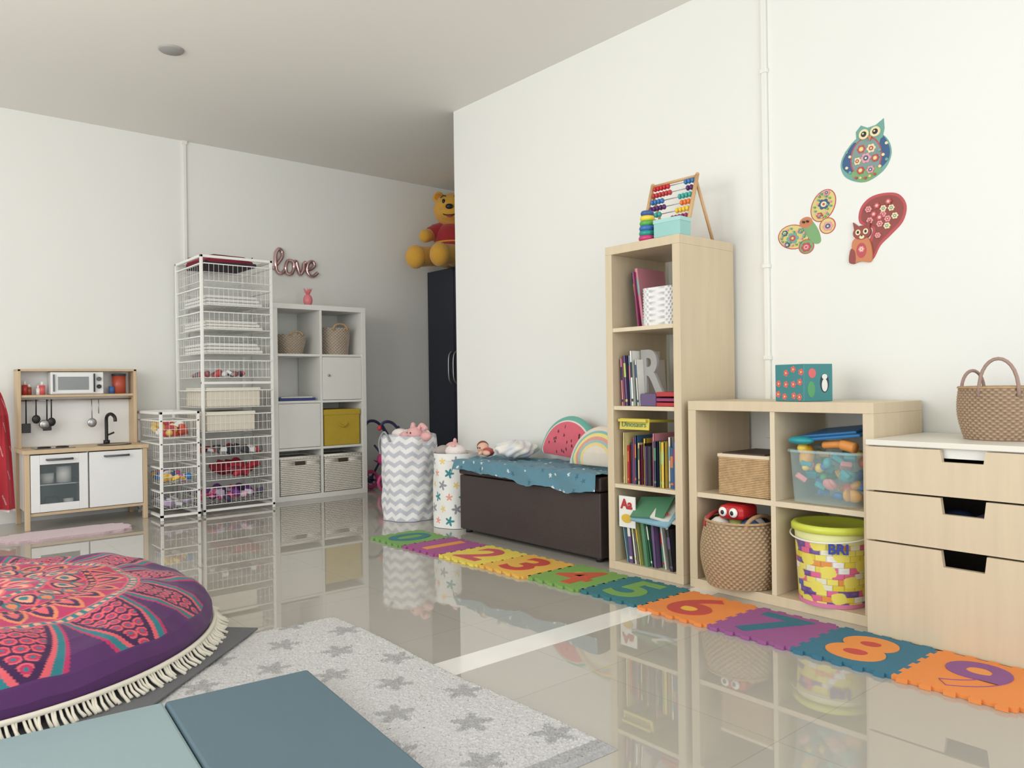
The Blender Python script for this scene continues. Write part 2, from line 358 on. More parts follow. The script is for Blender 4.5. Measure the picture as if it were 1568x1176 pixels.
b.box((2.80,TY,z+.264),(.20,.22,.012),C('blue_lid',(40,110,165),.35),(-.12,-.10,.0),.005)
b.sph((2.68,TY+.09,z+.232),(.03,.05,.016),tm[0]); b.finish()
# bucket
b=B('toy_brick_bucket'); cz=.039
pal=np.array([(228,212,84),(236,224,110),(78,100,170),(226,110,150),(240,240,234),(228,212,84),(110,84,150),(228,150,80),(232,230,200),(228,208,74)])
rt_=rng.integers(0,len(pal),(24,14))
def bc(U,W):
    r=np.clip((W*13).astype(int),0,13); u=(U*20+.5*(r%2))%20; i=rt_[u.astype(int),r]; c=pal[i].astype(float)
    fr=u-np.floor(u); fz=W*13-np.floor(W*13)
    edge=(fr<.08)|(fz<.1); c[edge]=c[edge]*.82
    stud=((fr-.5)**2*1+(fz-.55)**2*1.2<.05)&(i%2==0); c[stud]=c[stud]*.85+30
    blot=(np.sin(U*38+W*5)*np.cos(W*17-U*9)>.25); c[blot]=(234,222,104)
    c[W>.84]=(232,234,170); c[W<.06]=(222,130,170); return c
b.grid(lambda U,W:(2.74+(.118+.014*W)*np.cos(2*pi*U),1.425+(.118+.014*W)*np.sin(2*pi*U),cz+.27*W),240,150,paintedp,col=bc,cu=True)
lidm=C('lime_lid',(206,214,80),.35)
b.lathe((2.74,1.425,cz+.262),[(.134,0),(.143,.003),(.143,.02),(.136,.028),(.12,.026),(.118,.02),(0,.02)],lidm,seg=48)
b.tube([(2.74+.146*math.cos(a),1.425+.146*math.sin(a),cz+.255-.02*abs(math.cos((a-pi)))) for a in [pi*.5+pi*i/24 for i in range(25)]],.003,whitelac,6)
b.text('BRI',.05,.001,C('blue_print',(50,70,160)),T(2.629,1.346,cz+.215)@rotm((0,0,.62))@LT,off=.0015)
b.finish()
# picture cube box
b=B('patterned_toy_box'); b.M=T(2.765,1.545,.7705)@rotm((0,0,-.30))
teal=C('box_teal',(66,136,140),.5); b.box((0,0,.07),(.14,.15,.14),teal,bev=.002)
for i in range(11):
    a=-.058+.039*(i%4)+random.uniform(-.006,.006); z=.022+.046*(i//4)+random.uniform(-.008,.008)
    for k in range(5): b.ell(.0075*math.cos(k*1.257),.0075*math.sin(k*1.257),.006,.006,.0006,C('box_flower',(222,110,112)),T(-.0701,a,z)@P3,n=10)
    b.ell(0,0,.004,.004,.001,C('flower_eye',(240,210,120)),T(-.0701,a,z)@P3,n=10)
P4=Matrix(((1,0,0,0),(0,0,-1,0),(0,1,0,0),(0,0,0,1)))
b.ell(0,0,.022,.036,.0006,C('penguin_black',(50,60,80)),T(.03,-.0751,.068)@P4); b.ell(0,0,.014,.024,.0012,whitelac,T(.03,-.0751,.06)@P4); b.ell(0,0,.013,.010,.0014,whitelac,T(.03,-.0751,.092)@P4); b.ell(0,0,.018,.018,.0008,C('box_flower',(222,110,112)),T(-.03,-.0751,.105)@P4)
b.ell(0,0,.018,.03,.0008,C('leaf_green',(90,160,110)),T(-.035,-.0751,.045)@P4); b.finish()
# ---------------------------------------------------------------- wall stickers
def sticker(name,yc,zc,cu_,cv_,ku,kv):
    b=B(name); b.M=T(XR-.0002,yc,zc)@P3@Matrix.Diagonal((1/ku,1/kv,1,1))@T(-cu_,cv_,0); b.lay=.0005
    def e(u,v,ru,rv,mat,rot=0,n=26): b.lay+=.00008; b.ell(u,-v,ru,rv,b.lay,mat,None,-rot,n)
    def pg(pts,mat,sm=True):
        b.lay+=.00008; P=[(u,-v,0) for u,v in pts]
        if sm: P=cr(P,5,True)
        b.prism([(p[0],p[1]) for p in P],b.lay,mat)
    return b,e,pg
sb=C('sticker_blue',(56,92,136));st=C('sticker_teal',(112,166,156));sc=C('sticker_cream',(232,220,174));sr=C('sticker_red',(186,78,84));sg=C('sticker_green',(124,168,114));sy=C('sticker_yellow',(218,204,130));sp=C('sticker_pink',(226,156,164));so=C('sticker_orange',(200,128,88));sbr=C('sticker_brown',(146,70,66));sbe=C('sticker_bluebelly',(126,150,148))
skd=C('sticker_dark',(40,40,50))
def flower(e,u,v,r,c1,c2,c3):
    for k in range(6): e(u+r*.62*math.cos(k*1.047),v+r*.62*math.sin(k*1.047),r*.36,r*.36,c1,n=10)
    e(u,v,r*.5,r*.5,c2,n=12); e(u,v,r*.22,r*.22,c3,n=8)
b,e,pg=sticker('owl_wall_sticker',1.43,1.745,1326,234,380,383)
pg([(1310,212),(1292,232),(1288,250),(1298,268),(1325,279),(1352,268),(1364,248),(1362,228),(1350,212),(1330,206)],st)
pg([(1312,216),(1294,234),(1291,250),(1302,262),(1312,262)],sb); pg([(1350,216),(1361,232),(1361,250),(1350,262),(1342,262)],sb)
pg([(1312,200),(1320,192),(1330,198),(1342,197),(1354,190),(1355,205),(1352,218),(1330,224),(1313,218)],st,False)
e(1327,242,24,31,sr);e(1327,242,22,29,sbe); pg([(1302,262),(1325,279),(1350,264),(1326,258)],sg)
for (u,v,r,q) in ((1320,228,7,0),(1335,230,7,1),(1327,243,8,2),(1314,245,6,1),(1341,246,6,0),(1319,260,6,0),(1334,262,6,2)):
    flower(e,u,v,r,[sr,sc,sp][q],[sy,sr,sb][q],sc)
for i in range(10): e(1298+i%3*5+(50 if i>4 else 0),228+i%5*8,2.2,2.2,[st,sc][i%2],n=10)
for i in range(5): e(1312+7*i,270+(2-abs(2-i))*1.5,2,2,[sr,sy][i%2],n=8)
for u in (1325,1342): e(u,207,7.5,7.5,sc);e(u,207,4.2,4.2,skd); e(u-1,206,1.4,1.4,sc,n=8)
pg([(1331,212),(1337,212),(1334,219)],so,False); b.finish()
b,e,pg=sticker('butterfly_wall_sticker',1.68,1.50,1235,342,342,387)
e(1260,316,18,26,sr,.35);e(1260,316,16.5,24.5,sy,.35); e(1214,358,25,20,sr,.35);e(1214,358,23.5,18.5,sy,.35); e(1234,377,12,12,sr);e(1266,349,12,13,sr)
e(1234,377,10.5,10.5,sg);e(1266,349,10.5,11.5,sy)
pg([(1228,340),(1240,334),(1252,352),(1256,372),(1246,374),(1234,358)],sg)
e(1234,338,10,9,so); 
for i,(u,v,r) in enumerate(((1261,314,9),(1213,360,10),(1234,378,8),(1267,350,8),(1201,350,5),(1226,350,5),(1255,331,5),(1266,297,5),(1205,370,4))):
    flower(e,u,v,r,[sb,st,sr,sp][i%4],[sc,sr,sp,sb][i%4],[sr,sy][i%2])
for i in range(22):
    a=i*2.4; e(1260+12*math.cos(a)*(.6+.4*(i%2)),316+19*math.sin(a),1.6,1.6,[st,sp,sg][i%3],n=8); e(1214+18*math.cos(a),358+14*math.sin(a)*(.6+.4*(i%2)),1.6,1.6,[st,sp,sg][i%3],n=8)
for du in (-3,3): e(1234+du,337,1.6,1.8,skd,n=8)
b.finish()
b,e,pg=sticker('squirrel_wall_sticker',1.385,1.44,1344,352,393,398)
pg([(1316,340),(1317,318),(1332,303),(1355,300),(1376,306),(1387,325),(1382,348),(1364,366),(1348,380),(1338,398),(1328,400),(1330,372),(1336,352)],sr)
pg([(1320,338),(1321,320),(1334,307),(1355,304),(1373,309),(1383,325),(1378,346),(1361,362),(1346,376),(1337,392),(1333,378),(1340,352)],sbr)
for i in range(13):
    a=i*2.4;r=(i/13)**.5; flower(e,1352+25*r*math.cos(a),332+22*r*math.sin(a),5.2,[sp,sr,sc][i%3],[sr,sp,sbe][i%3],sc)
flower(e,1345,364,4.5,sp,sr,sc)
pg([(1304,385),(1306,368),(1316,362),(1330,366),(1336,385),(1334,403),(1318,401),(1302,402)],so); pg([(1300,400),(1303,380),(1310,385),(1310,402)],sbr)
e(1320,384,8,12,sr);flower(e,1320,382,5,sp,sc,sr);e(1321,356,14,11,sbr);pg([(1309,350),(1307,338),(1316,346)],sbr,False);pg([(1326,346),(1334,339),(1333,352)],sbr,False)
for u in (1315,1327): e(u,355,4,4.5,sc);e(u,355,2,2.4,skd,n=10)
e(1321,363,4,3,sc);e(1321,361,1.6,1.2,skd,n=8); b.finish()
# ---------------------------------------------------------------- number puzzle mats
def edge(p,q,n=5,d=.012):
    p=Vector(p+(0,));q=Vector(q+(0,)); t=q-p; L=t.length; t/=L; nn=Vector((t.y,-t.x,0)); out=[p]
    for i in range(n):
        c=(i+.5)/n*L; w=L/n*.25
        out+=[p+t*(c-w*.8),p+t*(c-w)+nn*d,p+t*(c+w)+nn*d,p+t*(c+w*.8)]
    return out
b=B('number_puzzle_mat'); S=.312
tiles=[((120,164,92),(58,124,130),(120,164,92)),((164,84,140),(224,150,80),None),((228,206,90),(196,90,96),None),((226,178,80),(190,72,60),None),((122,164,84),(196,88,60),(230,190,80)),((54,116,124),(118,160,84),None),((228,138,70),(190,76,66),(232,180,70)),((150,86,140),(52,110,128),None),((54,112,136),(226,144,74),(190,76,72)),((228,138,70),(136,84,138),(228,150,80))]
holes={0:[(0,0,.042,.095)],4:[(-.02,.012,.04,.05)],6:[(0,-.042,.05,.05)],8:[(0,.056,.042,.042),(0,-.048,.05,.05)],9:[(0,.042,.05,.05)]}
for i in range(10):
    yc=.68+S*(9-i)+S/2; xc=2.232+S/2
    if i<=4: xc-=(5-i)*.012
    if 4<=i<=5: xc+=.01
    h=S/2-.001
    e1=edge((-h,-h),(h,-h)); e2=edge((h,-h),(h,h)); e4=edge((-h,h),(-h,-h))
    top=[Vector((v.x,v.y+2*h+.002,0)) for v in edge((-h,-h),(h,-h))][::-1]
    P=e1+e2+top+e4
    b.prism([(v.x,v.y) for v in P],.012,C('foam_base_%d'%i,tiles[i][0],.75,bump=.1,bscale=300),T(xc,yc,.0005))
    RZ=Matrix.Rotation(-pi/2,4,'Z')
    for (u,v,ru,rv) in holes.get(i,[]): b.ell(u,v,ru,rv,.0022,C('foam_hole_%d'%i,tiles[i][2] or tiles[i][0],.75),T(xc,yc,.0112)@RZ)
    b.text(str(i),.33,.0015,C('foam_digit_%d'%i,tiles[i][1],.75,bump=.1,bscale=300),T(xc,yc,.0135)@RZ@Matrix.Diagonal((1.12,1,1,1)),off=.007)
b.finish()
# ---------------------------------------------------------------- bench
b=B('storage_bench'); lea=C('brown_leatherette',(62,52,50),.45,bump=.15,bscale=200)
b.bx(2.665,3.03,2.52,3.63,.02,.33,lea,.006); b.bx(2.66,3.035,2.515,3.635,.335,.405,lea,.012)
for x in (2.70,2.99):
    for y in (2.56,3.59): b.cyl((x,y,0),(x,y,.025),.02,black,seg=12)
b.finish()
def nse(x,y,s=1): return np.sin(x*7.3*s+1.3*np.sin(y*5.1*s))*np.cos(y*6.7*s+1.1*np.sin(x*4.3*s))
b=B('star_print_blanket')
def bl(U,W):
    y=3.665-U*1.145; drop=.075+.018*np.sin((y-2.5)*4.2+.4)+.006*np.sin(y*17)
    s=W*(.375+drop); over=np.maximum(s-.375,0); top=np.minimum(s,.375)
    wr=.006*nse(y*3,s*6)+.003*nse(y*9,s*9)
    x=3.02-top - np.where(over>0,.010+.012*np.sin(y*19+2)*np.clip(over/.05,0,1)+.15*over,0)
    z=.420+wr*.9-over
    yy=y; z=np.where(y>3.635,z-(y-3.635)*1.6,z); yy=np.where(y>3.645,3.645+(y-3.645)*.4,y)
    return x,yy,z
pts=rng.random((150,2))*np.array([1.2,.48]); ptc=rng.integers(0,3,150)
def blc(U,W):
    y=U*1.2; s=W*.46; c=np.zeros(U.shape+(3,)); c[...]=(92,136,154)
    for (a,d),k in zip(pts,ptc):
        r=np.hypot(y-a,s-d); t=np.arctan2(s-d,y-a); m=r<(.008,.011,.006)[k]*(1+.45*np.cos(5*t+a*9))
        c[m]=[(215,226,228),(64,108,130),(228,232,228)][k]
    return c
b.grid(bl,460,180,painted,col=blc); b.finish()
def halfcush(name,loc,R,colf,rot,th=.045):
    b=B(name); b.M=T(*loc)@rotm(rot)@P3
    for sg in (1,-1):
        def f(U,W):
            a=pi*U; x=R*W*np.cos(a); y=R*W*np.sin(a); d=np.minimum((1-W),W*np.sin(a)+.02)
            return x,y,sg*th*np.sqrt(np.clip(d*3,0,1))
        b.grid(f,90,60,painted,col=colf)
    return b
sd=rng.random((22,2))
def wm(U,W):
    c=np.zeros(U.shape+(3,)); c[...]=(218,104,120)
    x=W*np.cos(pi*U); y=W*np.sin(pi*U)
    for a,r in sd:
        px=(.15+.62*r)*math.cos(pi*(.08+.84*a)); py=(.15+.62*r)*math.sin(pi*(.08+.84*a))
        c[((x-px)/.022)**2+((y-py)/.04)**2<1]=(70,40,50)
    c[W>.86]=(236,224,214); c[W>.895]=(110,178,164); return c
halfcush('watermelon_cushion',(2.925,2.99,.452),.222,wm,(.06,.12,0),.04).finish()
def rb(U,W):
    c=np.zeros(U.shape+(3,)); c[...]=(230,220,205)
    for a,q in ((.88,(140,190,184)),(.80,(238,222,140)),(.72,(226,160,150)),(.64,(160,196,190)),(.56,(236,214,150)),(.48,(230,220,205))): c[W<a]=q
    return c
halfcush('rainbow_cushion',(2.80,2.655,.438),.20,rb,(0,.2,0),.035).finish()
b=B('white_pillow')
def pf(U,W):
    a=2*pi*U; ph=pi*W; n_=1+.09*np.sin(5*a+3*ph)*np.sin(ph)+.05*np.sin(11*a-7*ph)
    return 2.85+.12*n_*np.sin(ph)*np.cos(a),3.345+.125*n_*np.sin(ph)*np.sin(a),.482-.05*n_*np.cos(ph)
b.grid(pf,60,30,painted,cu=True,col=lambda U,W:np.stack([226+10*np.sin(40*U),224+8*np.sin(40*U),222+U*0],-1)); b.finish()
skin=C('doll_skin',(224,178,156),.5); hairb=C('doll_hair',(120,70,45),.8)
b=B('baby_doll'); b.M=T(0,.02,.012); b.sph((2.80,3.56,.465),(.034,.038,.034),skin); b.sph((2.81,3.575,.473),(.036,.034,.034),hairb); b.sph((2.80,3.515,.445),(.036,.04,.026),C('doll_red',(180,80,80)));b.sph((2.762,3.485,.442),(.018,.035,.016),skin)
b.sph((2.767,3.565,.468),(.004,.005,.006),black); b.sph((2.769,3.55,.468),(.004,.005,.006),black); b.tube([(2.76,3.52,.45),(2.72,3.49,.44)],[.014,.009],skin,8); b.finish()
# ---------------------------------------------------------------- laundry baskets
b=B('zigzag_laundry_basket'); cx0,cy0=2.71,4.24
def zz(U,W):
    t=W*9+.42*np.abs(((U*14)%1)-.5)*2; c=np.where(((t%1)<.48)[...,None],np.array((196,198,208)),np.array((238,238,236))); return c
def zf(U,W):
    a=2*pi*U; r=.165+.012*W+.005*np.sin(5*a+6*W)+.004*np.sin(9*a-14*W); return cx0+r*np.cos(a),cy0+r*np.sin(a),.002+.53*W+.008*np.sin(2*a+1)*W
b.grid(zf,280,160,painted,col=zz,cu=True); b.grid(lambda U,W:(cx0+(.177-.012*W)*np.cos(2*pi*U),cy0+(.177-.012*W)*np.sin(2*pi*U),.53-.08*W),60,4,painted,cu=True,col=lambda U,W:np.stack([U*0+225]*3,-1))
b.lathe((cx0,cy0,.45),[(0,.0),(.17,0)],C('basket_fill',(210,200,200),.9))
b.tube(cr([(cx0-.18,cy0+.05,.42),(cx0-.2,cy0+.03,.50),(cx0-.19,cy0-.02,.56),(cx0-.175,cy0-.06,.50)]),.006,C('grey_strap',(150,150,155),.9),6); b.finish()
b=B('star_laundry_basket'); cx1,cy1=2.775,3.815
sts=[((i*.1+.05*(j%2))%1,.1+.16*j,(i*2+j)%4,rng.random()*6) for i in range(10) for j in range(6)]
spal=[(60,140,145),(150,150,158),(232,160,140),(235,205,130)]
def sf(U,W):
    c=np.zeros(U.shape+(3,)); c[...]=(238,238,234)
    for u0,w0,k,ro in sts:
        du=((U-u0+.5)%1-.5)*.88; dw=(W-w0)*.44; a=np.arctan2(dw,du)+ro; r=np.hypot(du,dw)
        c[r<(.019+.009*np.cos(5*a))*(1.1 if k<2 else .8)]=spal[k]
    return c
b.grid(lambda U,W:(cx1+(.138+.004*np.sin(10*pi*U+5*W))*np.cos(2*pi*U),cy1+(.138+.004*np.sin(10*pi*U+5*W))*np.sin(2*pi*U),.002+.44*W),300,180,painted,col=sf,cu=True)
b.lathe((cx1,cy1,.40),[(0,.02),(.138,0)],C('basket_fill',(210,200,200),.9)); b.finish()
b=B('plush_bunny'); pk=C('plush_pink',(228,176,176),.95,bump=.5,bscale=120); pw=C('plush_white',(236,226,222),.95,bump=.5,bscale=120)
for c,r,m in (((2.71,4.22,.52),(.10,.11,.05),pw),((2.68,4.12,.545),(.05,.055,.045),pk),((2.66,4.26,.54),(.05,.06,.035),pw),((2.75,4.14,.535),(.055,.045,.04),pw),((2.72,4.06,.53),(.03,.05,.03),pk),((2.64,4.17,.53),(.035,.04,.03),pk)): b.sph(c,r,m)
for dy in (-.03,.03): b.tube(cr([(2.69,4.12+dy,.575),(2.70,4.12+dy*1.6,.60),(2.70,4.10+dy*2.6,.575)]),[.014]*8+[.016]*8+[.008],pk,8)
for dy in (-.015,.018): b.sph((2.636,4.115+dy,.553),.006,black,nu=10,nv=8)
b.finish()
b=B('plush_toys')
for c,r,m in (((2.76,3.80,.45),(.06,.07,.04),pw),((2.80,3.88,.46),(.05,.05,.04),pk),((2.72,3.87,.45),(.05,.04,.035),C('plush_grey',(170,160,155),.95))): b.sph(c,r,m)
b.sph((2.73,3.78,.485),(.012,.02,.012),pk);b.sph((2.83,3.90,.5),(.012,.012,.02),pk); b.finish()
# ---------------------------------------------------------------- white cube shelf contents
SZ=TZ; x1,x2=2.378,2.734; cw=.338; yf=5.475
b=B('rope_basket')
woven(b,(x1+.17,yf+.17,SZ[3]+.001),.095,.12,.15,n=50,rows=14,c1=(200,186,168),c2=(170,154,136))
handle(b,(x1+.12,yf+.05,SZ[3]+.14),(x1+.22,yf+.05,SZ[3]+.14),.03,.007,rope); b.finish()
b=B('rope_basket'); woven(b,(x2+.17,yf+.16,SZ[3]+.001),.12,.13,.21,n=56,rows=18,c1=(206,192,176),c2=(172,156,140))
handle(b,(x2+.11,yf+.03,SZ[3]+.19),(x2+.23,yf+.03,SZ[3]+.19),.05,.008,rope); b.finish()
b=B('cupboard_door_insert')
for xx,zz_ in ((x2,SZ[2]),(x1,SZ[1])):
    b.bx(xx+.003,xx+cw-.003,yf+.004,yf+.02,zz_+.003,zz_+.332,whitelac,.002)
b.sph((x2+.05,yf-.006,SZ[2]+.19),.01,steel); b.finish()
b=B('blue_folder'); b.bx(x1+.02,x1+.31,yf+.03,yf+.28,SZ[2]+.001,SZ[2]+.022,C('folder_blue',(60,72,130)),.003); b.bx(x1+.04,x1+.29,yf+.04,yf+.27,SZ[2]+.022,SZ[2]+.03,pages); b.finish()
b=B('yellow_storage_box'); yw=C('mustard_fabric',(192,164,56),.9,bump=.3,bscale=150)
b.bx(x2+.015,x2+.32,yf+.015,yf+.33,SZ[1]+.001,SZ[1]+.275,yw,.006); b.bx(x2+.01,x2+.325,yf+.01,yf+.335,SZ[1]+.235,SZ[1]+.28,yw,.006); b.tube(cr([(x2+.13,yf+.008,SZ[1]+.17),(x2+.17,yf-.004,SZ[1]+.145),(x2+.21,yf+.008,SZ[1]+.17)]),.005,yw,6); b.finish()
for xx in (x1,x2):
    b=B('white_wicker_basket'); z=SZ[0]+.002; ww=C('white_wicker',(238,234,224),.7,var=.06,vscale=60)
    b.bx(xx+.02,xx+.32,yf+.02,yf+.33,z,z+.27,C('wicker_inner',(214,208,196),.8),.01)
    for i in range(20):
        zz_=z+.008+i*.0138; 
        if i in (16,17):
            b.tube([(xx+.012,yf+.014,zz_),(xx+.12,yf+.014,zz_)],.0062,ww,6); b.tube([(xx+.22,yf+.014,zz_),(xx+.328,yf+.014,zz_)],.0062,ww,6)
        else: b.tube([(xx+.012+.316*k/24,yf+.014+(.005 if (k+i)%2 else -.005),zz_) for k in range(25)],.0062,ww,6)
    b.bx(xx+.13,xx+.21,yf+.008,yf+.021,z+.222,z+.248,C('slot_dark',(70,60,50)),.003)
    b.tube([(xx+.012,yf+.012,z+.28),(xx+.328,yf+.012,z+.28),(xx+.328,yf+.33,z+.28),(xx+.012,yf+.33,z+.28)],.009,ww,8,closed=True); b.finish()
b=B('pink_pineapple_ornament'); pp=C('ornament_pink',(232,132,140),.3)
b.sph((2.69,5.62,1.52),(.036,.036,.05),pp)
for i in range(9):
    a=i*2.4; b.tube([(2.69,5.62,1.56),(2.69+.02*math.cos(a),5.62+.02*math.sin(a),1.59),(2.69+.035*math.cos(a),5.62+.035*math.sin(a),1.612)],[.008,.007,.001],pp,6)
b.finish()
b=B('love_foil_balloon'); foil=C('rose_foil',(206,172,172),.16,metal=.9)
k=.0435; X0,Z0=2.515,1.735
def lp(pts): return [(X0+x*k,YB-.022+.004*(i%2),Z0+z*k) for i,(x,z) in enumerate(pts)]
b.tube(cr(lp([(0,1.0),(.8,1.9),(1.7,3.3),(1.75,4.3),(1.15,4.7),(.6,3.8),(.5,1.9),(.8,.6),(1.6,.3),(2.3,1)]),6),.0145,foil,10)
b.tube(cr(lp([(2.4,1.5),(2.9,2.7),(3.8,2.6),(4.0,1.4),(3.4,.3),(2.6,.5)]),6,True),.0145,foil,10,closed=True)
b.tube(cr(lp([(3.9,2.5),(4.5,2.7),(4.8,1.4),(5.2,.4),(5.8,1.2),(6.0,2.5),(6.4,2.7)]),6),.0145,foil,10)
b.tube(cr(lp([(6.5,1.3),(7.4,1.6),(8.1,2.3),(7.7,3.0),(6.9,2.6),(6.6,1.4),(7.0,.4),(7.9,.3),(8.7,1.0)]),6),.0145,foil,10)
b.finish()
# ---------------------------------------------------------------- wire towers
def wbasket(b,x0,x1,y0,y1,z0,z1,p=.032):
    w=whitewire
    for z,r in ((z1,.0038),((z0+z1)/2,.0014),(z0,.0022)):
        b.tube([(x0,y0,z),(x1,y0,z),(x1,y1,z),(x0,y1,z)],r,w,5,closed=True,smooth=False)
    n=int((x1-x0)/p)
    for k in range(1,n): 
        x=x0+(x1-x0)*k/n; b.wire((x,y0,z0),(x,y0,z1),.0012,w); b.wire((x,y1,z0),(x,y1,z1),.0012,w); b.wire((x,y0,z0),(x,y1,z0),.0012,w)
    n=int((y1-y0)/(p*1.3))
    for k in range(1,n):
        y=y0+(y1-y0)*k/n; b.wire((x0,y,z0),(x0,y,z1),.0012,w); b.wire((x1,y,z0),(x1,y,z1),.0012,w); 
        if k%3==0: b.wire((x0,y,z0),(x1,y,z0),.0012,w)
def tower(name,x0,x1,y0,y1,h,levels,bh):
    b=B(name); t=.018
    for x in (x0,x1-t):
        for y in (y0,y1-t): b.bx(x,x+t,y,y+t,0,h,whitewire,.002)
        b.bx(x,x+t,y0,y1,h-t,h,whitewire,.002); b.bx(x,x+t,y0,y1,.02,.035,whitewire)
        for z in levels: b.bx(x+.004,x+t-.004,y0,y1,z+bh-.004,z+bh+.004,whitewire)
    for y in (y0,y1-t): b.bx(x0,x1,y,y+t,h-t,h,whitewire,.002); b.bx(x0,x1,y,y+t,.02,.035,whitewire)
    for z in levels: wbasket(b,x0+t+.004,x1-t-.004,y0-.006,y1-.01,z,z+bh)
    if h>1: b.bx(x0,x1,y0-.001,y0+t-.001,.875,.892,whitewire,.002)
    b.finish()
lv=[.065+.163*i for i in range(5)]+[.92+.163*i for i in range(5)]; lv=[z for z in lv if z<1.6]
tower('wire_basket_tower',1.765,2.265,5.29,5.83,1.745,lv,.115)
lv2=[.07,.225,.38,.53]
tower('low_wire_basket_tower',1.485,1.735,5.25,5.78,.70,lv2,.11)
def junk(name,x0,x1,y0,y1,z0,z1,cols,n,sm=(.015,.04)):
    b=B(name); ms=[C('item_%d_%d_%d'%c,c,.6) for c in cols]
    for i in range(n):
        s=[random.uniform(*sm) for _ in range(3)]; k=max(s)
        c=(random.uniform(x0+k,x1-k),random.uniform(y0+k,y1-k),random.uniform(z0+k*.6,max(z0+k*.65,z1-k*.6)))
        if random.random()<.6: b.sph(c,(s[0],s[1],s[2]*.7),random.choice(ms),(random.random(),random.random(),random.random()*3),12,8)
        else: b.box(c,(s[0]*1.6,s[1]*1.6,s[2]),random.choice(ms),(random.random()*.5,random.random()*.5,random.random()*3),.004)
    b.finish()
TX=(1.80,2.23,5.30,5.80)
junk('basket_toys',*TX,lv[0],lv[0]+.085,[(225,90,140),(120,60,140),(230,170,190),(200,190,210),(70,60,90)],70)
junk('basket_toys',1.93,2.23,5.30,5.80,lv[1]+.005,lv[1]+.10,[(180,45,60),(160,35,55),(120,40,60)],40,(.03,.05))
junk('basket_toys',*TX,lv[2],lv[2]+.05,[(170,60,60),(60,60,70),(220,220,220),(225,215,210),(90,90,96)],34)
junk('basket_toys',1.80,2.12,5.30,5.80,lv[5],lv[5]+.05,[(80,80,96),(170,110,110),(200,90,90),(110,110,120),(220,220,220)],20)
junk('basket_toys',1.51,1.71,5.26,5.75,lv2[1],lv2[1]+.07,[(215,80,130),(60,120,180),(230,190,90),(220,220,220)],40)
junk('basket_toys',1.51,1.71,5.26,5.75,lv2[0],lv2[0]+.05,[(180,160,190),(220,220,225),(150,150,160)],20)
junk('basket_toys',1.51,1.71,5.26,5.75,lv2[3],lv2[3]+.11,[(210,90,70),(240,240,240),(235,200,110),(235,235,235),(200,80,90)],34)
b=B('beige_storage_boxes'); bg=C('beige_card',(222,214,198),.8); bg2=C('beige_card_lid',(230,224,210),.8)
for l,xe in ((4,2.17),(3,2.13)):
    b.bx(1.80,xe,5.30,5.72,lv[l]+.003,lv[l]+.112,bg,.008); b.bx(1.797,xe+.003,5.297,5.723,lv[l]+.112,lv[l]+.134,bg2,.005)
b.finish()
b=B('folded_linens'); 
for l,h_,c in ((6,.07,(228,228,224)),(7,.06,(234,232,228)),(8,.07,(226,226,224))):
    lz=lv[l]; 
    for k in range(3): b.bx(1.81,2.2-.02*k,5.31,5.78,lz+.004+k*h_/3,lz+.002+(k+1)*h_/3,C('linen_%d'%l,c,.95,bump=.4,bscale=30),.009)
b.finish()
b=B('folded_red_blankets'); topz=lv[-1]+(0 if len(lv)<10 else 0)+.117
for k,c in enumerate([(60,50,60),(140,40,60),(176,70,90),(110,40,55)]):
    b.box((1.99-.01*k,5.54,topz+.016+k*.018),(.36-.04*k,.42,.026),C('blanket_%d'%k,c,.95,bump=.4,bscale=40),(.02*k,.0,.03*k),.010)
for k in range(5): b.cyl((2.05+.02*k,5.31,topz+.045+.005*k),(2.20,5.6,topz+.065),.004,random.choice(bm_),seg=8)
b.finish()
# ---------------------------------------------------------------- play kitchen
b=B('play_kitchen'); x0,x1_=.772,1.465; y0,y1=5.46,5.835; ply=C('ply_wood',(206,182,148),.5,var=.06,stretch=(5,5,.6),vscale=6)
kw=C('kitchen_white',(235,236,236),.35,var=.01)
for x in (x0,x1_-.028):
    b.bx(x,x+.028,y0,y0+.035,0,.465,ply,.003); b.bx(x,x+.028,y1-.035,y1,0,.47,ply,.003)
for x in (x0,x1_-.02): b.bx(x,x+.02,5.69,y1,.485,.985,ply,.003)
b.bx(x0-.01,x1_+.008,y0-.01,y1,.462,.486,ply,.003)
b.bx(x0,x1_,5.69,y1,.97,.985,ply,.002); b.bx(x0+.02,x1_-.02,5.70,y1,.805,.82,ply,.002)
b.bx(x0+.02,x1_-.02,y1-.012,y1-.004,.486,.97,kw); b.bx(x0+.028,x1_-.028,y1-.02,y1-.012,.09,.462,kw)
b.bx(x0+.028,x1_-.028,y0+.02,y1-.02,.085,.1,ply); b.bx(x0+.02,x0+.032,y0+.03,y1-.02,.1,.462,kw); b.bx(x1_-.032,x1_-.02,y0+.03,y1-.02,.1,.462,kw); b.bx(1.112,1.124,y0+.03,y1-.02,.1,.462,kw)
b.bx(x0+.028,x1_-.028,y0+.01,y0+.03,.085,.102,ply)
dx0,dx1=.803,1.113; wz0,wz1=.155,.395; wx0,wx1=.852,1.065
b.bx(dx0,wx0,y0,y0+.014,.106,.455,kw,.002);b.bx(wx1,dx1,y0,y0+.014,.106,.455,kw,.002);b.bx(wx0,wx1,y0,y0+.014,.106,wz0,kw,.002);b.bx(wx0,wx1,y0,y0+.014,wz1,.455,kw,.002)
b.bx(wx0,wx1,y0+.006,y0+.009,wz0,wz1,C('oven_glass',(150,165,170),.05,alpha=.15,var=0))
b.bx(x0+.04,1.11,y0+.06,y1-.03,.262,.268,steel); b.bx(x0+.04,1.11,y1-.03,y1-.021,.1,.46,C('oven_inside',(90,94,98),.6))
b.bx(1.122,x1_-.03,y0,y0+.014,.106,.455,kw,.002)
hd=C('handle_grey',(96,100,104),.35,metal=.4)
